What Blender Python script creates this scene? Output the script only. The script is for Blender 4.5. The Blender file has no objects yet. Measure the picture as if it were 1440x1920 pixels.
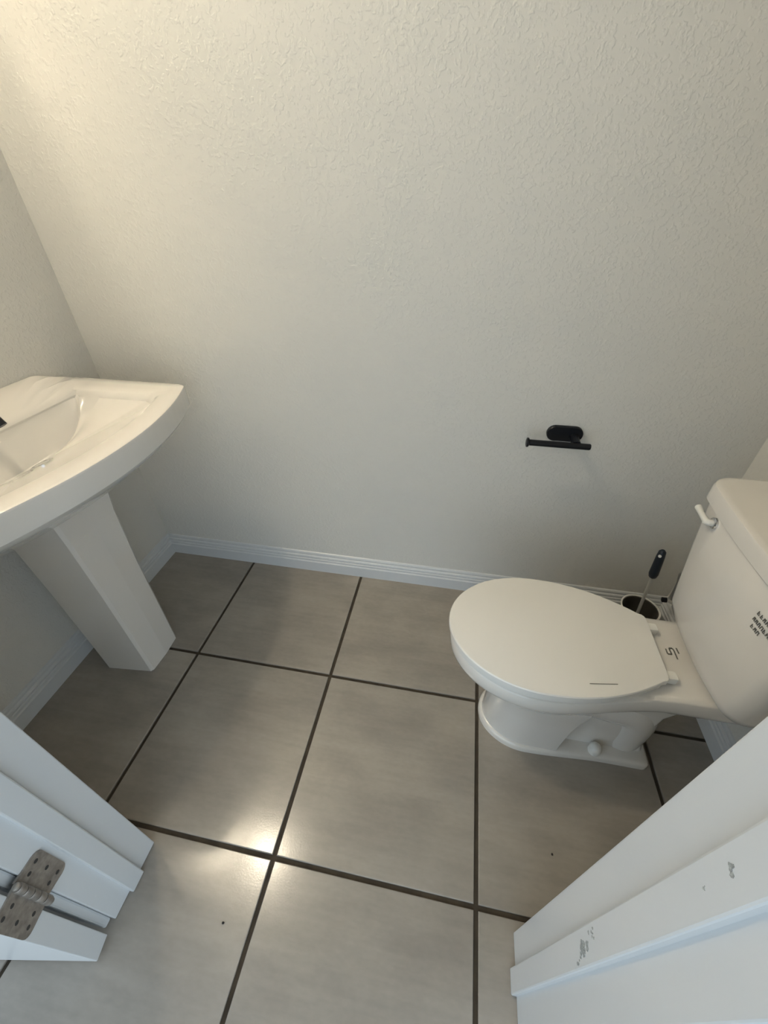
import bpy, bmesh, math, random
from mathutils import Vector, Matrix
random.seed(4)
scene = bpy.context.scene
C = scene.collection
U = 0.46                      # one floor tile with its joint, in metres; the layout below is in tiles

# ------------------------------------------------------------------ camera
cam_d = bpy.data.cameras.new('camera')
cam = bpy.data.objects.new('camera', cam_d)
C.objects.link(cam)
scene.camera = cam
F_PX = 764.2
cam_d.sensor_fit = 'VERTICAL'
cam_d.sensor_height = 24.0
cam_d.lens = 24.0 * F_PX / 1920.0
cam_d.clip_start = 0.01
PITCH, YAW, ROLL = 0.65708, 0.18704, -0.00663
fw0 = Vector((-math.sin(YAW), math.cos(YAW), 0)); rt0 = Vector((math.cos(YAW), math.sin(YAW), 0)); up0 = Vector((0, 0, 1))
fw = fw0 * math.cos(PITCH) - up0 * math.sin(PITCH)
up1 = up0 * math.cos(PITCH) + fw0 * math.sin(PITCH)
rt = rt0 * math.cos(ROLL) + up1 * math.sin(ROLL)
up = up1 * math.cos(ROLL) - rt0 * math.sin(ROLL)
cam.matrix_world = Matrix(((rt.x, up.x, -fw.x, 0.66055 * U), (rt.y, up.y, -fw.y, -1.4479 * U), (rt.z, up.z, -fw.z, 2.6214 * U), (0, 0, 0, 1)))

# ------------------------------------------------------------------ world and exposure
w = bpy.data.worlds.new('daylight')
scene.world = w
w.use_nodes = True
w.node_tree.nodes['Background'].inputs['Color'].default_value = (0.75, 0.89, 1.0, 1)
w.node_tree.nodes['Background'].inputs["Strength"].default_value = 1.95
scene.view_settings.view_transform = 'Standard'
scene.view_settings.look = 'None'
scene.view_settings.gamma = 1
scene.view_settings.exposure = 0.0
scene.cycles.use_denoising = True
scene.cycles.sample_clamp_indirect = 0.0
scene.cycles.blur_glossy = 0.0
scene.cycles.use_adaptive_sampling = False
LAMP_STRENGTH = 305.0
LAMP_COLOR = (1.0, 0.87, 0.66)

# ------------------------------------------------------------------ materials
def mat(name, color, rough=0.5, metal=0.0, spec=0.5, coat=0.0, bump=None, vary=None, trans=0.0, emit=None):
    """bump = (scale, strength, distance, detail); vary = (scale_xyz, amount, detail) mixes the colour with a darker one by noise"""
    m = bpy.data.materials.new(name); m.use_nodes = True
    nt = m.node_tree; b = nt.nodes['Principled BSDF']
    b.inputs['Base Color'].default_value = (*color, 1)
    b.inputs['Roughness'].default_value = rough
    b.inputs['Metallic'].default_value = metal
    b.inputs['Specular IOR Level'].default_value = spec
    b.inputs['Coat Weight'].default_value = coat
    b.inputs['Transmission Weight'].default_value = trans
    if emit:
        b.inputs['Emission Color'].default_value = (*emit[0], 1)
        b.inputs['Emission Strength'].default_value = emit[1]
    if bump or vary:
        tc = nt.nodes.new('ShaderNodeNewGeometry')
    if bump:
        n = nt.nodes.new('ShaderNodeTexNoise'); n.inputs['Scale'].default_value = bump[0]; n.inputs['Detail'].default_value = bump[3]
        nt.links.new(tc.outputs['Position'], n.inputs['Vector'])
        bp = nt.nodes.new('ShaderNodeBump'); bp.inputs['Strength'].default_value = bump[1]; bp.inputs['Distance'].default_value = bump[2]
        nt.links.new(n.outputs['Fac'], bp.inputs['Height']); nt.links.new(bp.outputs['Normal'], b.inputs['Normal'])
    if vary:
        mp = nt.nodes.new('ShaderNodeMapping'); mp.inputs['Scale'].default_value = vary[0]
        nt.links.new(tc.outputs['Position'], mp.inputs['Vector'])
        n2 = nt.nodes.new('ShaderNodeTexNoise'); n2.inputs['Scale'].default_value = 1.0; n2.inputs['Detail'].default_value = vary[2]
        nt.links.new(mp.outputs['Vector'], n2.inputs['Vector'])
        r = nt.nodes.new('ShaderNodeMapRange'); r.inputs['From Min'].default_value = 0.3; r.inputs['From Max'].default_value = 0.7
        r.inputs['To Min'].default_value = 1 - vary[1]; r.inputs['To Max'].default_value = 1 + vary[1]
        nt.links.new(n2.outputs['Fac'], r.inputs['Value'])
        mx = nt.nodes.new('ShaderNodeVectorMath'); mx.operation = 'SCALE'; mx.inputs[0].default_value = color
        nt.links.new(r.outputs['Result'], mx.inputs['Scale'])
        nt.links.new(mx.outputs['Vector'], b.inputs['Base Color'])
    return m

def wall_material():
    """orange-peel sprayed paint: two sizes of blobs, flattened tops"""
    m = mat('greige_orange_peel_paint', (0.605, 0.592, 0.552), 0.75, spec=0.2)
    nt = m.node_tree; b = nt.nodes['Principled BSDF']
    g = nt.nodes.new('ShaderNodeNewGeometry')
    n1 = nt.nodes.new('ShaderNodeTexNoise'); n1.inputs['Scale'].default_value = 150; n1.inputs['Detail'].default_value = 1.5
    n2 = nt.nodes.new('ShaderNodeTexNoise'); n2.inputs['Scale'].default_value = 85; n2.inputs['Detail'].default_value = 2
    for n in (n1, n2): nt.links.new(g.outputs['Position'], n.inputs['Vector'])
    add = nt.nodes.new('ShaderNodeMath'); add.operation = 'ADD'
    nt.links.new(n1.outputs['Fac'], add.inputs[0]); nt.links.new(n2.outputs['Fac'], add.inputs[1])
    mr = nt.nodes.new('ShaderNodeMapRange'); mr.interpolation_type = 'SMOOTHSTEP'
    mr.inputs['From Min'].default_value = 0.95; mr.inputs['From Max'].default_value = 1.25
    nt.links.new(add.outputs[0], mr.inputs['Value'])
    bp = nt.nodes.new('ShaderNodeBump'); bp.inputs['Strength'].default_value = 0.5; bp.inputs['Distance'].default_value = 0.0010
    nt.links.new(mr.outputs['Result'], bp.inputs['Height']); nt.links.new(bp.outputs['Normal'], b.inputs['Normal'])
    return m

def tile_material():
    """stone-look grey porcelain: streaks along x, cloudy blotches, a sealed satin sheen with fine grain"""
    m = mat('grey_stone_look_tile', (0.30, 0.275, 0.24), 0.17, spec=0.5)
    nt = m.node_tree; b = nt.nodes['Principled BSDF']; L = nt.links
    g = nt.nodes.new('ShaderNodeNewGeometry')
    oi = nt.nodes.new('ShaderNodeObjectInfo')
    off = nt.nodes.new('ShaderNodeVectorMath'); off.operation = 'SCALE'; off.inputs[0].default_value = (7.0, 3.0, 5.0)
    L.new(oi.outputs['Random'], off.inputs['Scale'])
    ps = nt.nodes.new('ShaderNodeVectorMath'); ps.operation = 'ADD'
    L.new(g.outputs['Position'], ps.inputs[0]); L.new(off.outputs['Vector'], ps.inputs[1])
    def noise(scale, detail):
        mp = nt.nodes.new('ShaderNodeMapping'); mp.inputs['Scale'].default_value = scale
        L.new(ps.outputs['Vector'], mp.inputs['Vector'])
        n = nt.nodes.new('ShaderNodeTexNoise'); n.inputs['Scale'].default_value = 1; n.inputs['Detail'].default_value = detail
        L.new(mp.outputs['Vector'], n.inputs['Vector']); return n.outputs['Fac']
    def rng(v, a, c, d, e):
        r = nt.nodes.new('ShaderNodeMapRange'); r.inputs['From Min'].default_value = a; r.inputs['From Max'].default_value = c
        r.inputs['To Min'].default_value = d; r.inputs['To Max'].default_value = e; L.new(v, r.inputs['Value']); return r.outputs['Result']
    def mul(a, c):
        k = nt.nodes.new('ShaderNodeMath'); k.operation = 'MULTIPLY'; L.new(a, k.inputs[0]); L.new(c, k.inputs[1]); return k.outputs[0]
    cloud = rng(noise((5, 8, 5), 4), .3, .7, .86, 1.12)
    streak = rng(noise((6, 60, 20), 3), .3, .7, .95, 1.04)
    fine = rng(noise((60, 120, 60), 2), .3, .7, .97, 1.03)
    sc = mul(mul(cloud, streak), fine)
    v = nt.nodes.new('ShaderNodeVectorMath'); v.operation = 'SCALE'; v.inputs[0].default_value = (0.278, 0.250, 0.218)
    L.new(sc, v.inputs['Scale']); L.new(v.outputs['Vector'], b.inputs['Base Color'])
    bp = nt.nodes.new('ShaderNodeBump'); bp.inputs['Strength'].default_value = 0.15; bp.inputs['Distance'].default_value = 0.0004
    gn = nt.nodes.new('ShaderNodeTexNoise'); gn.inputs['Scale'].default_value = 260; gn.inputs['Detail'].default_value = 1
    L.new(g.outputs['Position'], gn.inputs['Vector'])
    L.new(gn.outputs['Fac'], bp.inputs['Height']); L.new(bp.outputs['Normal'], b.inputs['Normal'])
    return m

M = dict(
    wall=wall_material(),
    ceiling=mat('flat_white_ceiling_paint', (0.6, 0.6, 0.58), 0.8, bump=(120, .3, .001, 2)),
    tile=tile_material(),
    grout=mat('dark_brown_grout', (0.045, 0.034, 0.022), 0.9, bump=(300, .4, .001, 2), vary=((30, 30, 30), .3, 3)),
    trim=mat('white_semigloss_trim_paint', (0.55, 0.565, 0.575), 0.32, bump=(35, .08, .002, 3)),
    porcelain=mat('white_vitreous_china', (0.63, 0.605, 0.565), 0.14, coat=.4, bump=(18, .02, .002, 1)),
    seat=mat('white_enamelled_seat', (0.70, 0.685, 0.65), 0.25, bump=(30, .02, .001, 1)),
    black=mat('matte_black_metal', (0.006, 0.007, 0.010), 0.38, spec=0.3, bump=(200, .1, .0005, 1)),
    steel=mat('weathered_satin_nickel', (0.33, 0.30, 0.27), 0.45, metal=.75, bump=(90, .3, .0006, 3), vary=((90, 90, 90), .25, 3)),
    screw=mat('dark_screw_recess', (0.03, 0.028, 0.026), 0.6, vary=((200, 200, 200), .2, 2)),
    chrome=mat('polished_chrome', (0.75, 0.75, 0.75), 0.12, metal=1.0, bump=(50, .02, .0005, 1)),
    mirror=mat('silvered_glass', (0.82, 0.83, 0.83), 0.0, metal=1.0),
    navy=mat('dark_navy_rubber_grip', (0.008, 0.014, 0.024), 0.45, bump=(300, .2, .0005, 1)),
    clear=mat('frosted_clear_plastic', (0.55, 0.54, 0.50), 0.3, trans=.35, bump=(60, .05, .001, 1)),
    whiteplastic=mat('white_plastic', (0.70, 0.69, 0.65), 0.35, bump=(60, .05, .001, 1)),
    bristle=mat('white_nylon_bristles', (0.6, 0.6, 0.58), 0.7, bump=(400, .8, .003, 1)),
    ink=mat('dark_grey_printed_ink', (0.12, 0.115, 0.10), 0.6, vary=((400, 400, 400), .3, 2)),
    scuff=mat('grey_scuffed_wood', (0.30, 0.31, 0.30), 0.8, vary=((500, 500, 500), .4, 2)),
    dirt=mat('dry_black_dirt', (0.012, 0.010, 0.008), 0.9, bump=(900, .6, .001, 2)),
    braid=mat('braided_steel_hose', (0.45, 0.45, 0.45), 0.4, metal=.8, bump=(900, .6, .001, 1)),
    lining=mat('dark_grey_brown_plastic', (0.045, 0.040, 0.032), 0.6, bump=(80, .1, .001, 1)),
    opal=mat('lit_opal_glass', (0.9, 0.88, 0.82), 0.4, emit=(LAMP_COLOR, LAMP_STRENGTH)),
)

# ------------------------------------------------------------------ mesh helpers (tile units in, metres out)
def obj(name, bm, material, parent=None, smooth=False, angle=35):
    bmesh.ops.recalc_face_normals(bm, faces=bm.faces)
    bm.transform(Matrix.Scale(U, 4))
    me = bpy.data.meshes.new(name); bm.to_mesh(me); bm.free()
    me.materials.append(M[material])
    if smooth:
        for p in me.polygons: p.use_smooth = True
        me.set_sharp_from_angle(angle=math.radians(angle))
    o = bpy.data.objects.new(name, me); C.objects.link(o)
    if parent: o.parent = parent
    return o
def tag(o, label, cat, group=None):
    o['label'] = label; o['category'] = cat
    if group: o['group'] = group
    return o
def struct(o, label=None):
    o['kind'] = 'structure'
    if label: o['label'] = label
    return o
def empty(name, loc=(0, 0, 0), rz=0):
    o = bpy.data.objects.new(name, None); C.objects.link(o)
    o.location = Vector(loc) * U; o.rotation_euler = (0, 0, rz); o.empty_display_size = .05
    return o
def box(bm, x0, x1, y0, y1, z0, z1, bev=0.0, seg=2):
    t = bmesh.new()
    bmesh.ops.create_cube(t, size=1)
    bmesh.ops.scale(t, vec=(x1 - x0, y1 - y0, z1 - z0), verts=t.verts)
    bmesh.ops.translate(t, vec=((x0 + x1) / 2, (y0 + y1) / 2, (z0 + z1) / 2), verts=t.verts)
    if bev: bmesh.ops.bevel(t, geom=list(t.edges), offset=bev, segments=seg, affect='EDGES', profile=.5)
    merge(bm, t); return bm
def merge(bm, t):
    mp = {v: bm.verts.new(v.co) for v in t.verts}
    for f in t.faces: bm.faces.new([mp[v] for v in f.verts])
    t.free()
def loft(bm, loops, cap0=True, cap1=True):
    rows = [[bm.verts.new(p) for p in lp] for lp in loops]
    n = len(rows[0])
    for a, b in zip(rows, rows[1:]):
        for i in range(n): bm.faces.new((a[i], a[(i + 1) % n], b[(i + 1) % n], b[i]))
    if cap0: bm.faces.new(rows[0][::-1])
    if cap1: bm.faces.new(rows[-1])
    return bm
def tube(bm, pts, rad, n=12, cap=True):
    pts = [Vector(p) for p in pts]
    rads = rad if isinstance(rad, (list, tuple)) else [rad] * len(pts)
    loops = []; ref = None
    for i, p in enumerate(pts):
        d = (pts[min(i + 1, len(pts) - 1)] - pts[max(i - 1, 0)]).normalized()
        if ref is None: ref = d.orthogonal().normalized()
        ref = (ref - d * ref.dot(d)).normalized(); s = d.cross(ref)
        loops.append([p + (ref * math.cos(2 * math.pi * k / n) + s * math.sin(2 * math.pi * k / n)) * rads[i] for k in range(n)])
    return loft(bm, loops, cap, cap)
def lathe(bm, prof, c=(0, 0, 0), axis='Z', n=32, cap=True):
    """prof: list of (radius, height) along the axis"""
    loops = []
    for r, h in prof:
        lp = []
        for k in range(n):
            a = 2 * math.pi * k / n; u_, v_ = r * math.cos(a), r * math.sin(a)
            lp.append(Vector(c) + Vector({'Z': (u_, v_, h), 'X': (h, u_, v_), 'Y': (u_, h, v_)}[axis]))
        loops.append(lp)
    return loft(bm, loops, cap, cap)
def rrect(x0, x1, y0, y1, r, n=5):
    out = []
    for cx, cy, a0 in ((x1 - r, y1 - r, 0), (x0 + r, y1 - r, 90), (x0 + r, y0 + r, 180), (x1 - r, y0 + r, 270)):
        for k in range(n + 1):
            a = math.radians(a0 + 90 * k / n); out.append((cx + r * math.cos(a), cy + r * math.sin(a)))
    return out
def smooth_path(pts, n=6):
    """Catmull-Rom through the points"""
    P = [Vector(p) for p in pts]; P = [2 * P[0] - P[1]] + P + [2 * P[-1] - P[-2]]; out = []
    for i in range(1, len(P) - 2):
        for k in range(n):
            t = k / n; a, b, c, d = P[i - 1:i + 3]
            out.append(.5 * ((2 * b) + (c - a) * t + (2 * a - 5 * b + 4 * c - d) * t * t + (3 * b - a - 3 * c + d) * t ** 3))
    out.append(P[-2]); return out
def sm(t): t = max(0., min(1., t)); return t * t * (3 - 2 * t)

# ------------------------------------------------------------------ the room
XL, XR, YB, YF, YO = -1.82, 2.40, 0.98, -1.055, -1.340     # left, right, back wall; inner and outer face of the door wall
HC, HD = 5.30, 4.47                                          # ceiling and door head
JL, JR = -0.626, 1.165                                       # faces of the two jambs
def bx(*a): return box(bmesh.new(), *a)
struct(obj('wall_back', bx(XL - .2, XR + .2, YB, YB + .25, -.02, HC), 'wall'))
struct(obj('wall_left', bx(XL - .25, XL, YF, YB, -.02, HC), 'wall'))
struct(obj('wall_right', bx(XR, XR + .25, YF, YB, -.02, HC), 'wall'))
bm = bmesh.new()
box(bm, -4.2, JL - .04, YO, YF, -.02, HC); box(bm, JR + .04, 4.8, YO, YF, -.02, HC); box(bm, JL - .04, JR + .04, YO, YF, HD + .04, HC)
struct(obj('wall_front', bm, 'wall'))
struct(obj('ceiling', bx(-4.2, 4.8, -5.0, YB + .25, HC, HC + .2), 'ceiling'))

# floor: a dark mortar bed with each tile laid on it
fl = struct(obj('floor', bx(-4.2, 4.8, -5.0, YB + .25, -.12, -.012), 'grout'))
G = 0.0105
def tile(x0, x1, y0, y1):
    bm = box(bmesh.new(), x0, x1, y0, y1, -.02, 0, 0)
    top = [e for e in bm.edges if all(abs(v.co.z) < 1e-6 for v in e.verts)]
    bmesh.ops.bevel(bm, geom=top, offset=.004, segments=2, affect='EDGES', profile=.5)
    return obj('floor_tile', bm, 'tile', fl)
for i in range(-5, 5):
    for j in range(-5, 1):
        x0, x1, y0, y1 = i + G, i + 1 - G, j + G, j + 1 - G
        if x1 > 4.8: continue
        x0 = max(x0, -4.2)
        if j >= -1: x0, x1 = max(x0, XL), min(x1, XR)
        if j == 0: y1 = YB
        if x1 - x0 < .05: continue
        tile(x0, x1, y0, y1)

# baseboards: stepped profile, mitred in the corners
PROF = [(0, 0), (.036, 0), (.036, .105), (.028, .112), (.028, .130), (.021, .136), (.024, .150), (.020, .160), (.013, .166), (.013, .182), (.008, .194), (0, .198)]
def baseboard(name, p0, p1, inward, m0, m1):
    """p0->p1 along the wall face; inward = unit normal; m0, m1 = mitre factor at each end"""
    p0, p1, n = Vector(p0), Vector(p1), Vector(inward); d = (p1 - p0).normalized()
    loops = []
    for p, s, mf in ((p0, 1, m0), (p1, -1, m1)):
        loops.append([p + n * a + Vector((0, 0, z)) + d * (s * a * mf) for a, z in PROF])
    return struct(obj(name, loft(bmesh.new(), loops), 'trim'))
baseboard('baseboard_back', (XL, YB, 0), (XR, YB, 0), (0, -1, 0), 1, 1)
baseboard('baseboard_left', (XL, YF, 0), (XL, YB, 0), (1, 0, 0), 0, 1)
baseboard('baseboard_right', (XR, YF, 0), (XR, YB, 0), (-1, 0, 0), 0, 1)

# door frame: two jambs with stops and outer casings, and the head across
def jamb(name, xf, sgn, label):
    """xf: face seen from the opening; sgn = +1 faces right, -1 faces left"""
    e = struct(empty(name, (xf, YF, 0)), label)
    def part(nm, a0, a1, y0, y1, bev, z1=HD):
        x0, x1 = sorted((-sgn * a0, -sgn * a1))
        return obj(nm, box(bmesh.new(), x0, x1, y0 - YF, y1 - YF, .004, z1, bev), 'trim', e)
    part('jamb_board', 0, .042, YO, YF + .002, .004)
    part('door_stop', -.022, .004, -1.243, -1.165, .005)
    part('casing', .022, .165, YO - .036, YO, .008, HD + .14)
    return e
trim1 = jamb('trim_1', JL, 1, 'white painted door jamb on the hinge side')
trim2 = jamb('trim_2', JR, -1, 'white painted door jamb without a hinge, scuffed')
th = struct(empty('trim_3', (0, YF, HD)), 'white painted head of the door frame')
obj('jamb_board', box(bmesh.new(), JL, JR, YO - YF, .002, 0, .042, .004), 'trim', th)
obj('door_stop', box(bmesh.new(), JL, JR, -1.243 - YF, -1.165 - YF, -.022, .004, .005), 'trim', th)
obj('casing', box(bmesh.new(), JL - .02, JR + .02, YO - .036 - YF, YO - YF, .022, .14, .006), 'trim', th)

# ------------------------------------------------------------------ the door, swung right round against the hall wall
DA = math.radians(189.85)
door = struct(empty('door_1', (-.615, -1.391, 0), DA), 'white door swung open outwards')
obj('door_slab', box(bmesh.new(), 0, 1.755, 0, .081, .03, HD - .02, .003), 'trim', door)
for z0, z1 in ((.45, 1.75), (2.25, 4.05)):
    for y0, y1 in ((.078, .090), (-.009, .003)):
        obj('door_panel', box(bmesh.new(), .28, 1.475, y0, y1, z0, z1, .004), 'trim', door)
# its lowest hinge: barrel between a leaf on the jamb and a leaf on the door edge
HZ0, HZ1 = .600, .815
inv = Matrix.Rotation(-DA, 4, 'Z') @ Matrix.Translation((.615, 1.391, 0))
hb = bmesh.new()
hx, hy = -.604, -1.366
for k in range(5):
    z0 = HZ0 + (HZ1 - HZ0) * k / 5 + .002; z1 = HZ0 + (HZ1 - HZ0) * (k + 1) / 5 - .002
    lathe(hb, [(.0135, z0), (.0155, z0 + .004), (.0155, z1 - .004), (.0135, z1)], (hx, hy, 0), n=14)
lathe(hb, [(.006, HZ0 - .012), (.012, HZ0 - .008), (.012, HZ0), ], (hx, hy, 0), n=12)
lathe(hb, [(.012, HZ1), (.012, HZ1 + .008), (.006, HZ1 + .012)], (hx, hy, 0), n=12)
hb.transform(inv)
hinge = obj('hinge', hb, 'steel', door, smooth=True)
hinge['label'] = 'weathered grey butt hinge'
def leaf(pts2, z0, z1):
    """pts2: outline in (along, z) with the far corners rounded"""
    r = .028; a0, a1 = pts2
    out = [(a0, z0), (a1 - r, z0)] + [(a1 - r + r * math.sin(t), z0 + r - r * math.cos(t)) for t in (.4, .8, 1.2, 1.57)]
    out += [(a1 - r + r * math.cos(t), z1 - r + r * math.sin(t)) for t in (0, .4, .8, 1.2)] + [(a1 - r, z1), (a0, z1)]
    return out
# leaf on jamb (plane x = JL, going towards the room)
ol = leaf((0, .098), HZ0, HZ1)
lb = loft(bmesh.new(), [[(JL + d, hy + .004 + a, z) for a, z in ol] for d in (-.002, .006)]); lb.transform(inv)
obj('hinge_leaf', lb, 'steel', hinge)
# leaf on the door's edge (local x = 0 plane, local y across the thickness)
lb = loft(bmesh.new(), [[(d, a - .018, z) for a, z in ol] for d in (.002, -.006)])
obj('hinge_leaf', lb, 'steel', hinge)
for a, z in ((.035, .64), (.066, .707), (.035, .775), (.068, .632), (.068, .785)):
    s1 = lathe(bmesh.new(), [(.0075, JL + .004), (.0075, JL + .0068)], (0, hy + .004 + a, z), 'X', 10); s1.transform(inv)
    obj('screw', s1, 'screw', hinge)
    obj('screw', lathe(bmesh.new(), [(.0075, -.004), (.0075, -.0068)], (0, a - .018, z), 'X', 10), 'screw', hinge)

# scuffs on the right jamb: flakes where the paint has come off
def flakes(parent, spots, x, ny, seed):
    rnd = random.Random(seed)
    for (y, z, r, n) in spots:
        bm = bmesh.new()
        for q in range(n):
            cy, cz = y + rnd.uniform(-1, 1) * r * .8, z + rnd.uniform(-1, 1) * r * 1.6
            k = rnd.randint(5, 7); rr = rnd.uniform(.15, .42) * r
            ring = [(cy + rr * rnd.uniform(.6, 1.2) * math.cos(2 * math.pi * i / k), cz + rr * rnd.uniform(.6, 1.9) * math.sin(2 * math.pi * i / k)) for i in range(k)]
            loft(bm, [[(x + d * ny, a, b) for a, b in ring] for d in (-.002 - q * .0001, .0006 + q * .00012)])
        bm.transform(Matrix.Translation(-Vector((JR, YF, 0))))
        obj('paint_chip', bm, 'scuff', parent)
flakes(trim2, [(-1.205, 1.05, .022, 12), (-1.19, 1.13, .013, 6), (-1.225, .99, .010, 4), (-1.20, 1.81, .010, 5), (-1.203, 1.725, .006, 3)], JR - .022, -1, 3)

# ------------------------------------------------------------------ pedestal sink
SY = -.03                                   # middle of the sink along the wall
def outline_ray(poly, c, N):
    out = []
    m = len(poly)
    for k in range(N):
        a = 2 * math.pi * k / N; dx, dy = math.cos(a), math.sin(a); best = None
        for i in range(m):
            x1, y1 = poly[i][0] - c[0], poly[i][1] - c[1]; x2, y2 = poly[(i + 1) % m][0] - c[0], poly[(i + 1) % m][1] - c[1]
            ex, ey = x2 - x1, y2 - y1; den = dx * ey - dy * ex
            if abs(den) < 1e-12: continue
            t = (x1 * ey - y1 * ex) / den; s = (x1 * dy - y1 * dx) / den
            if t > 0 and -1e-9 <= s <= 1 + 1e-9 and (best is None or t > best): best = t
        out.append((c[0] + dx * best, c[1] + dy * best))
    return out
def sink_poly(xb, hw, xapex, k, r):
    """D-shape: straight back, straight sides, bowed front"""
    front = []
    xc = xapex - k * (hw) ** 2
    n = 24
    pts = [(xb, SY - hw), (xc - r, SY - hw)]
    for i in range(n + 1):
        y = -hw + r * .6 + (2 * hw - 1.2 * r) * i / n
        pts.append((xapex - k * y * y, SY + y))
    pts += [(xc - r, SY + hw), (xb, SY + hw)]
    return pts
SC = (-1.505, SY); NS = 480
def sloop(poly, z, raise_=True):
    pts = outline_ray(poly, SC, NS)
    return [(x, y, z + (.055 * sm((-1.53 - x) / .18) * sm((.72 - abs(y - SY)) / .20) if raise_ else 0)) for x, y in pts]
def scaled(poly, s, c=None):
    c = c or SC
    return [(c[0] + (x - c[0]) * s, c[1] + (y - c[1]) * s) for x, y in poly]
XBK = XL + .004
outer = lambda ins, xb=XBK: sink_poly(xb, .715 - ins, -.787 - ins, .31, .03)
inner = lambda ins: sink_poly(-1.575 + ins, .555 - ins, -.915 - ins, .31, .05)
def dish(ins):
    """foot of the steep back wall of the bowl: straight behind, bowed in front"""
    a, b, xb = .50 - ins, .10 - ins, -1.536
    return [(xb + b * max(0, math.sin(math.pi * i / 60)) ** 1.2, SY - a * math.cos(math.pi * i / 60)) for i in range(61)]
def lip_z(x): return 1.708 - .168 * sm((x + 1.536) / .10)
bm = bmesh.new()
und = lambda s: [(XBK + (x - XBK) * s, SY + (y - SY) * s) for x, y in outer(0)]
loops = [sloop(und(.55), 1.34, False), sloop(und(.80), 1.47, False), sloop(und(.955), 1.585, False), sloop(outer(.012, XBK), 1.615, False), sloop(outer(0), 1.632, False),
         sloop(outer(0), 1.736), sloop(outer(.004, XBK + .004), 1.745), sloop(outer(.014, XBK + .012), 1.75),
         sloop(outer(.07, -1.70), 1.75), sloop(outer(.11, -1.625), 1.749),
         sloop(inner(0), 1.745, False), sloop(inner(.012), 1.738, False), sloop(inner(.03), 1.718, False)]
sh = outline_ray(inner(.034), SC, NS)
e0, e1, e2 = outline_ray(dish(-.03), SC, NS), outline_ray(dish(-.006), SC, NS), outline_ray(dish(.004), SC, NS)
def lim(e, ins):
    g = outline_ray(inner(ins), SC, NS)
    return [a if (a[0] - SC[0]) ** 2 + (a[1] - SC[1]) ** 2 < (b[0] - SC[0]) ** 2 + (b[1] - SC[1]) ** 2 else b for a, b in zip(e, g)]
e0, e1, e2 = lim(e0, .036), lim(e1, .038), lim(e2, .040)
loops.append([(p[0], p[1], 1.709) for p in sh])
for t in (.33, .66):
    loops.append([(p[0] + (q[0] - p[0]) * t, p[1] + (q[1] - p[1]) * t, 1.706 + (lip_z(q[0] - .02) + .012 - 1.706) * t) for p, q in zip(sh, e0)])
loops.append([(x, y, lip_z(x - .02) + .012) for x, y in e0])
loops.append([(x, y, lip_z(x) + .001) for x, y in e1])
loops.append([(x, y, lip_z(x) + .003) for x, y in e2])
for t in (.25, .5, .75, 1.0):
    loops.append([(x + (-1.5355 - x) * t, y, lip_z(x) + .003 + (1.708 - lip_z(x)) * t) for x, y in e2])
loft(bm, loops)
sink = empty('pedestal_sink', (-1.4, SY, 0))
tag(sink, 'white pedestal sink with a bowed front against the left wall', 'sink')
def local(o, root): o.parent = root; o.location = -Vector(root.location); return o
local(obj('basin', bm, 'porcelain', None, True, 32), sink)
dr = obj('drain', lathe(bmesh.new(), [(.056, -.004), (.056, .004), (.048, .006), (.042, .001), (.036, .001), (.034, .006), (.005, .008)], n=28), 'chrome', None, True)
local(dr, sink); dr.location = Vector((-1.345, SY, 1.5745)) * U - Vector(sink.location); dr.rotation_euler = (0, math.radians(-19), 0)
# faceted pedestal, wider towards the top and the wall
def ped(z, f, hw, hb):
    y0 = -.05
    return [(-1.545, y0 - hb, z), (f - .018, y0 - hw - .006, z), (f - .004, y0 - hw + .012, z), (f + .004, y0, z), (f - .004, y0 + hw - .012, z), (f - .018, y0 + hw + .006, z), (-1.545, y0 + hb, z), (-1.60, y0 + hb - .05, z), (-1.60, y0 - hb + .05, z)]
bm = loft(bmesh.new(), [ped(.0, -1.228, .138, .172), ped(.01, -1.222, .142, .176), ped(.3, -1.222, .145, .18), ped(.8, -1.222, .15, .19), ped(1.2, -1.215, .165, .205), ped(1.40, -1.20, .185, .225), ped(1.52, -1.17, .20, .25)])
local(obj('pedestal', bm, 'porcelain'), sink)

# black faucet standing on the sink's back ledge; only its edges reach into the picture
fc = empty('faucet', (-1.70, -.085, 1.8075))
tag(fc, 'matte black faucet on the back ledge of the sink', 'faucet')
bm = bmesh.new(); loft(bm, [[(x, y, z) for x, y in rrect(-.05 + i, .05 - i, -.17 + i, .17 - i, .045 - i)] for z, i in ((0, 0), (.014, 0), (.02, .006))])
obj('base_plate', bm, 'black', fc, True)
sp = smooth_path([(0, 0, .01), (0, 0, .12), (.07, 0, .175), (.19, 0, .150), (.29, 0, .070), (.338, 0, .0)])
obj('spout', tube(bmesh.new(), sp, .022, 14), 'black', fc, True)
for s in (-1, 1):
    h = obj('handle', lathe(bmesh.new(), [(.024, .015), (.022, .055), (.018, .062)], (0, s * .125, 0), n=16), 'black', fc, True)
    obj('lever', tube(bmesh.new(), [(0, s * .125, .06), (.01, s * .15, .066), (.02, s * .20, .075)], [.012, .011, .008], 10), 'black', h, True)

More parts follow.
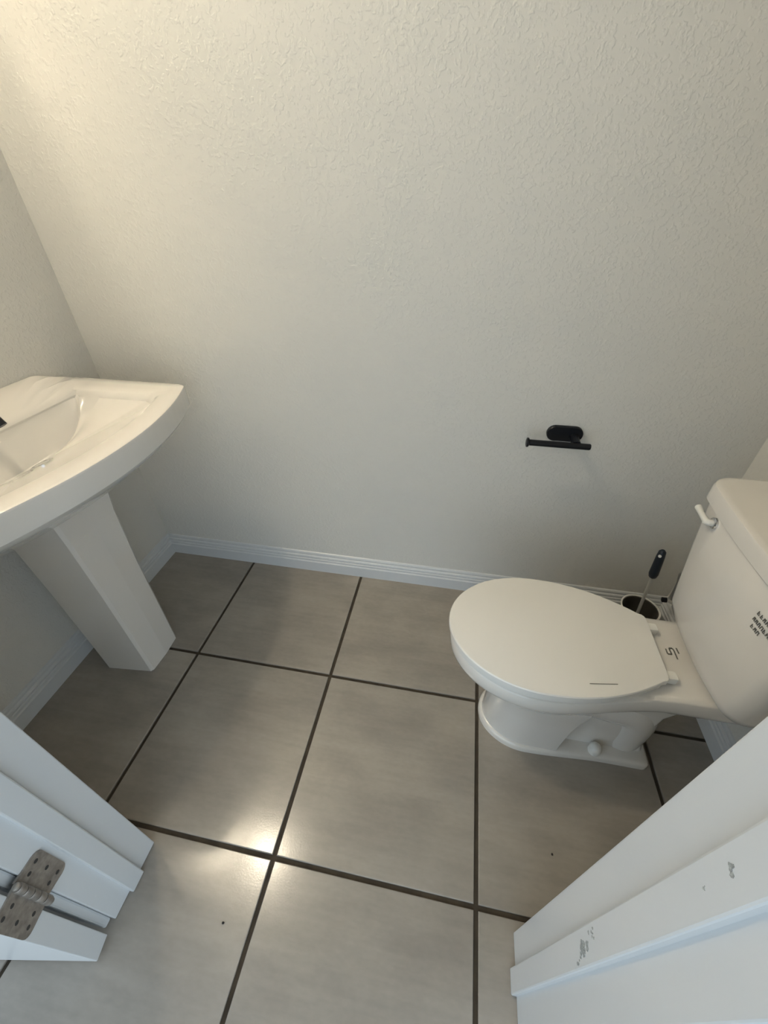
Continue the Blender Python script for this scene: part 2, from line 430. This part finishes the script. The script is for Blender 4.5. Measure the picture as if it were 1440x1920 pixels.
# ------------------------------------------------------------------ toilet
TY = -.048
toilet = empty('toilet', (1.6, TY, 0))
tag(toilet, 'white two-piece toilet with its lid closed', 'toilet')
def halfw(x, xf, xm, hw, L, p):
    if x <= xm: return hw * math.sqrt(max(0, 1 - ((xm - x) / (xm - xf)) ** 2))
    return hw * (1 - ((x - xm) / L) ** p)
def egg(xf, xm, xr, hw, wr, p=2.2, nf=20, nr=12, cr=.03):
    """outline from front tip round; wr = half width at the straight rear edge"""
    L = (xr - xm) / ((1 - wr / hw) ** (1 / p)) if wr < hw else 1e9
    xs = [xm - (xm - xf) * math.cos(math.pi / 2 * i / nf) for i in range(nf + 1)] + [xm + (xr - cr - xm) * i / nr for i in range(1, nr + 1)]
    side = [(x, halfw(x, xf, xm, hw, L, p)) for x in xs]
    we = side[-1][1]
    side += [(xr - cr + cr * math.sin(t), we - cr * (1 - math.cos(t))) for t in (.5, 1.0, 1.571)]
    up = [(x, TY + wv) for x, wv in side[1:]]; dn = [(x, TY - wv) for x, wv in side[1:]]
    return [(side[0][0], TY)] + up + dn[::-1]
def at(pts, z): return [(x, y, z) for x, y in pts]
def inset(pts, d, c):
    out = []
    for x, y in pts:
        vx, vy = x - c[0], y - c[1]; l = math.hypot(vx, vy); out.append((c[0] + vx * (1 - d / l), c[1] + vy * (1 - d / l)))
    return out
lidp = egg(.742, 1.19, 1.752, .352, .175)
LC = (1.25, TY)
seatp = inset(lidp, .013, LC)
o = obj('lid', loft(bmesh.new(), [at(inset(lidp, .022, LC), .850), at(lidp, .852), at(lidp, .872), at(inset(lidp, .004, LC), .878), at(inset(lidp, .010, LC), .880)]), 'seat', None, True, 25)
lid = local(o, toilet)
o = obj('seat', loft(bmesh.new(), [at(inset(seatp, .01, LC), .802), at(seatp, .808), at(seatp, .834), at(inset(seatp, .008, LC), .840)]), 'seat', None, True, 40)
local(o, toilet)
bm = box(bmesh.new(), 0, .125, -.0012, .0012, 0, .0012)
o = obj('scratch', bm, 'ink'); o.parent = lid; o.location = Vector((1.385, -.315, .8815)) * U; o.rotation_euler = (0, 0, math.radians(9))
o['label'] = 'thin grey scratch'
for y in (TY + .138, TY - .138):
    o = obj('seat_hinge', box(bmesh.new(), 1.735, 1.805, y - .024, y + .024, .815, .858, .010), 'whiteplastic', None, True)
    local(o, toilet)
o = obj('hinge_rod', tube(bmesh.new(), [(1.757, TY - .155, .842), (1.757, TY + .155, .842)], .011, 10), 'whiteplastic', None, True); local(o, toilet)
# bowl with the rear deck, in one body down to the floor
def body(xf, xm, hw, xr, wr, neck=None):
    """front half-ellipse running into a rear part of half width wr that ends at xr"""
    nf, nr = 20, 16; xs = [xm - (xm - xf) * math.cos(math.pi / 2 * i / nf) for i in range(nf + 1)] + [xm + (xr - .03 - xm) * i / nr for i in range(1, nr + 1)]
    side = []
    for x in xs:
        if x <= xm: wv = hw * math.sqrt(max(0, 1 - ((xm - x) / (xm - xf)) ** 2))
        else: wv = wr + (hw - wr) * (1 - sm((x - xm) / (neck - xm))) if neck else wr + (hw - wr) * (1 - (x - xm) / (xr - xm))
        side.append((x, wv))
    we = side[-1][1]; side += [(xr - .03 + .03 * math.sin(t), we - .03 * (1 - math.cos(t))) for t in (.5, 1.0, 1.571)]
    upp = [(x, TY + v) for x, v in side[1:]]; dn = [(x, TY - v) for x, v in side[1:]]
    return [(side[0][0], TY)] + upp + dn[::-1]
bm = loft(bmesh.new(), [
    at(body(1.10, 1.36, .15, 1.62, .10, 1.58), .40), at(body(1.03, 1.31, .20, 1.80, .105, 1.62), .47), at(body(.96, 1.30, .245, 1.93, .12, 1.66), .54), at(body(.87, 1.27, .29, 2.03, .17, 1.72), .61),
    at(body(.80, 1.23, .322, 2.12, .215, 1.80), .66), at(body(.768, 1.20, .338, 2.18, .235, 1.84), .70), at(body(.760, 1.20, .345, 2.20, .240, 1.84), .725),
    at(body(.758, 1.20, .347, 2.20, .240, 1.84), .796), at(body(.766, 1.20, .340, 2.19, .234, 1.84), .805), at(body(.80, 1.20, .31, 2.17, .21, 1.80), .808)])
local(obj('bowl', bm, 'porcelain', None, True, 50), toilet)
# front column that carries the bowl: round nose, flat sides, squared off behind
def column(xf, hw, xr):
    n = 16; xm = xf + .26
    side = [(xm - .26 * math.cos(math.pi / 2 * i / n), hw * math.sin(math.pi / 2 * i / n)) for i in range(n + 1)] + [(xr - .008, hw), (xr, hw - .008)]
    return [(xf, TY)] + [(x, TY + v) for x, v in side[1:]] + [(x, TY - v) for x, v in side[1:]][::-1]
bm = loft(bmesh.new(), [at(column(1.022, .203, 1.455), .03), at(column(1.028, .200, 1.46), .12), at(column(1.035, .203, 1.475), .30), at(column(1.03, .215, 1.49), .42), at(column(1.0, .235, 1.50), .52), at(column(.97, .24, 1.50), .56)])
local(obj('front_column', bm, 'porcelain', None, True, 40), toilet)
# foot: low plinth with a ledge
foot = lambda d: [(x, y) for x, y in inset(body(1.005, 1.28, .218, 1.965, .195, 1.75), d, (1.5, TY))]
bm = loft(bmesh.new(), [at(foot(0), 0), at(foot(0), .035), at(foot(.006), .046), at(foot(.018), .052), at(foot(.05), .055)])
local(obj('foot', bm, 'porcelain', None, True, 50), toilet)
# the trapway behind the front column: a thick pipe that runs back and drops to the floor
pth = smooth_path([(1.36, TY, .46), (1.52, TY, .42), (1.66, TY, .385), (1.80, TY, .35), (1.845, TY, .24), (1.835, TY, .03)])
local(obj('trapway', tube(bmesh.new(), pth, .135, 20), 'porcelain', None, True, 60), toilet)
bm = loft(bmesh.new(), [at(rrect(1.40, xr, TY - hw, TY + hw, .03), z) for z, xr, hw in ((.03, 1.945, .125), (.10, 1.935, .112), (.30, 1.925, .108), (.42, 1.94, .108), (.50, 1.98, .115), (.56, 2.04, .13))])
local(obj('rear_column', bm, 'porcelain', None, True, 60), toilet)
for s in (-1, 1):
    local(obj('bolt_cap', lathe(bmesh.new(), [(.034, .05), (.034, .085), (.028, .104), (.016, .114), (.003, .116)], (1.665, TY + s * .160, 0), n=20), 'whiteplastic', None, True, 50), toilet)
# tank: rounded, wider at the top, bowed front
def tank_loop(z, xf, xr, hw, bow, r=.07):
    pts = rrect(xf, xr, TY - hw, TY + hw, r, 8)
    out = []
    extra = []
    for i, (x, y) in enumerate(pts):
        extra.append((x, y))
        nx = pts[(i + 1) % len(pts)]
        if math.hypot(nx[0] - x, nx[1] - y) > .12:
            extra += [(x + (nx[0] - x) * k / 10, y + (nx[1] - y) * k / 10) for k in range(1, 10)]
    for x, y in extra:
        f = max(0, (xr - x) / (xr - xf))
        out.append((x + bow * f * ((y - TY) / hw) ** 2, y, z))
    return out
TB = [(.822, 1.950, .275), (.836, 1.914, .315), (.862, 1.897, .340), (.91, 1.886, .355), (1.05, 1.874, .374), (1.25, 1.860, .402), (1.484, 1.849, .440), (1.488, 1.855, .434), (1.489, 1.875, .415), (1.502, 1.875, .415)]
bm = loft(bmesh.new(), [tank_loop(z, xf, 2.36, hw, .03, .065) for z, xf, hw in TB])
tank = local(obj('tank', bm, 'porcelain', None, True, 60), toilet)
LD = [(1.498, 1.844, 2.366, .462, .09), (1.504, 1.832, 2.372, .474, .10), (1.566, 1.832, 2.372, .474, .10), (1.578, 1.837, 2.368, .469, .098), (1.584, 1.846, 2.36, .460, .09), (1.586, 1.862, 2.345, .444, .08)]
bm = loft(bmesh.new(), [tank_loop(z, xf, xr, hw, .03, r) for z, xf, xr, hw, r in LD])
local(obj('tank_lid', bm, 'porcelain', None, True, 30), toilet)
# flush lever on the tank's front, far end
lv = obj('flush_lever', tube(bmesh.new(), [(1.855, TY + .265, 1.455), (1.832, TY + .265, 1.455), (1.824, TY + .272, 1.456), (1.825, TY + .33, 1.460), (1.830, TY + .375, 1.462)], [.015, .015, .014, .012, .015], 12), 'whiteplastic', None, True)
local(lv, toilet)
o = obj('escutcheon', lathe(bmesh.new(), [(.026, 1.885), (.026, 1.850), (.020, 1.846)], (0, TY + .265, 1.455), 'X', 20), 'chrome', None, True); o.parent = lv
# printed marks: two lines on the tank front and the maker's squiggle on the deck
def strokes(segs, wd, place):
    bm = bmesh.new()
    for p, q in segs:
        p, q = Vector(p), Vector(q); d = (q - p).normalized(); n = Vector((-d.y, d.x)) * wd
        loft(bm, [[place(*(p + n), h), place(*(q + n), h), place(*(q - n), h), place(*(p - n), h)] for h in (0, .0015)])
    return bm
mk = [((.003, .000), (.003, -.022)), ((.003, -.022), (.022, -.022)), ((.022, -.022), (.020, .004)), ((.020, .004), (.036, .006)), ((.036, .006), (.040, -.004)), ((.040, -.004), (.040, -.040)), ((.056, .010), (.058, -.014))]
o = local(obj('maker_mark', strokes(mk, .0030, lambda a, b, h: (1.828 + a * 1.0, -.002 + b * 1.35, .8078 + h)), 'ink'), toilet)
o['label'] = 'small dark squiggle printed on the deck'
rnd = random.Random(11)
segs = []
for zr, y0, y1 in ((1.372, -.228, -.40), (1.338, -.226, -.40), (1.308, -.236, -.282)):
    y = y0
    while y > y1:
        k = rnd.choice((0, 1, 2)); wd = rnd.uniform(.010, .014); hh = .017
        segs += [((y, zr), (y - .003, zr + hh))]
        if k == 0: segs += [((y - .002, zr + hh), (y - wd + .002, zr + hh * .9)), ((y - wd + .002, zr + hh), (y - wd + .002, zr))]
        if k == 1: segs += [((y, zr), (y - wd + .002, zr + .002)), ((y, zr + hh * .5), (y - wd + .004, zr + hh * .55))]
        if k == 2: segs += [((y, zr + .001), (y - wd + .002, zr + hh)), ((y - wd + .002, zr), (y - wd + .002, zr + hh))]
        y -= wd + .004
def on_tank(y, z, h):
    t = (z - 1.25) / .25; xf = 1.860 - .012 * t; hw = .402 + .040 * t
    return (xf + .03 * ((y - TY) / hw) ** 2 - .0008 - h, y, z)
o = local(obj('printed_label', strokes(segs, .0016, on_tank), 'ink'), toilet)
o['label'] = 'small dark printed lines, too worn to read'
# ------------------------------------------------------------------ paper holder on the back wall
tp = empty('paper_holder', (1.325, YB, 1.478))
tag(tp, 'matte black empty toilet paper holder on the back wall', 'paper holder')
pl = rrect(-.105, .105, -.048, .048, .0475, 10)
obj('wall_plate', loft(bmesh.new(), [[(x, d, z) for x, z in pl] for d in (0, -.02)] + [[(x * .96, -.026, z * .92) for x, z in pl]]), 'black', tp, True)
obj('post', tube(bmesh.new(), [(.055, -.02, -.012), (.055, -.115, -.018)], .026, 16), 'black', tp, True)
bar = obj('bar', lathe(bmesh.new(), [(.014, -.215), (.0185, -.212), (.0185, .128), (.016, .133), (.004, .134)], (0, -.12, -.022), 'X', 18), 'black', tp, True)
obj('end_flange', lathe(bmesh.new(), [(.018, -.232), (.028, -.229), (.028, -.219), (.018, -.212)], (0, -.12, -.022), 'X', 18), 'black', bar, True)

# ------------------------------------------------------------------ brush and its pot behind the toilet
pot = empty('brush_pot', (2.125, .765, 0))
tag(pot, 'small white open pot behind the toilet holding the brush', 'pot')
obj('pot_wall', lathe(bmesh.new(), [(.090, 0), (.100, .012), (.112, .15), (.120, .25), (.128, .252), (.130, .262), (.121, .264), (.118, .258)], n=36, cap=False), 'whiteplastic', pot, True)
obj('pot_lining', lathe(bmesh.new(), [(.119, .256), (.114, .25), (.106, .15), (.094, .02), (.01, .016)], n=36, cap=False), 'lining', pot, True)
br = empty('toilet_brush', (2.125, .735, .022))
tag(br, 'toilet brush with a dark navy grip leaning in the pot', 'brush')
P0, P1 = Vector((0, 0, 0)), Vector((-.052, .045, .785))
ax = (P1 - P0)
on = lambda t: P0 + ax * t
obj('brush_head', tube(bmesh.new(), [on(0), on(.04), on(.14), on(.18)], [.04, .065, .065, .03], 16), 'bristle', br, True)
obj('shaft', tube(bmesh.new(), [on(.15), on(.75)], [.011, .010], 10), 'clear', br, True)
gp = obj('grip', tube(bmesh.new(), [on(.70), on(.712), on(.75), on(.93), on(.985), on(1.0)], [.014, .024, .030, .026, .022, .012], 12), 'navy', br, True)
hd = Vector((-1, -1.2, .35)).normalized()
obj('hanging_hole', tube(bmesh.new(), [on(.95) - hd * .029, on(.95) + hd * .029], [.010, .010], 10), 'whiteplastic', gp, True)

# water stop and hose in the corner behind the tank
vl = empty('water_stop', (XR, .82, .32))
tag(vl, 'small water shut-off valve with a braided hose below the tank', 'valve')
obj('flange', lathe(bmesh.new(), [(.05, 0), (.05, -.01), (.02, -.025)], axis='X', n=20), 'chrome', vl, True)
obj('valve_body', tube(bmesh.new(), [(-.02, 0, 0), (-.11, 0, 0)], .02, 12), 'chrome', vl, True)
obj('valve_handle', lathe(bmesh.new(), [(.010, -.11), (.019, -.113), (.019, -.135), (.012, -.138)], axis='X', n=10), 'black', vl, True)
obj('hose', tube(bmesh.new(), smooth_path([(-.085, 0, .01), (-.09, .01, .16), (-.13, -.03, .30), (-.17, -.30, .38), (-.18, -.52, .41), (-.18, -.56, .485)]), .013, 10), 'braid', vl, True)

# ------------------------------------------------------------------ round mirror and globe lamp above the sink (above the picture)
mir = empty('round_mirror', (XL, 0, 3.88))
tag(mir, 'round frameless mirror on the left wall above the sink', 'mirror')
obj('glass', lathe(bmesh.new(), [(.53, 0), (.53, .012)], axis='X', n=64), 'mirror', mir)
lamp = empty('vanity_lamp', (XL, -.10, 5.06))
tag(lamp, 'globe lamp on the left wall above the round mirror', 'lamp')
obj('wall_plate', lathe(bmesh.new(), [(.12, 0), (.12, .04), (.10, .05)], axis='X', n=32), 'black', lamp, True)
obj('arm', tube(bmesh.new(), smooth_path([(.04, 0, 0), (.20, 0, .06), (.36, 0, .16), (.42, 0, .17)]), .02, 10), 'black', lamp, True)
obj('globe', lathe(bmesh.new(), [(.002, -.105)] + [(.105 * math.sin(math.radians(a)), -.105 * math.cos(math.radians(a))) for a in range(15, 180, 15)] + [(.002, .105)], (.42, 0, 0), n=24), 'opal', lamp, True, 180)

# ------------------------------------------------------------------ crumbs of dirt on the floor
def speck(x, y, r, label):
    bm = bmesh.new(); bmesh.ops.create_icosphere(bm, subdivisions=1, radius=1)
    for v in bm.verts: v.co = Vector((v.co.x * r * random.uniform(.7, 1.2), v.co.y * r * random.uniform(.7, 1.2), max(v.co.z, -.5) * r * .6))
    lo = min(v.co.z for v in bm.verts)
    for v in bm.verts: v.co.z -= lo
    o = obj('dirt_speck', bm, 'dirt'); o.location = Vector((x, y, 0)) * U
    return tag(o, label, 'dirt', 'specks of dirt on the tiles')
speck(-.135, -1.262, .0065, 'small black speck on the floor tile between the door hinge and the long joint')
speck(1.375, -.735, .0065, 'small black speck on the floor tile in front of the toilet foot')
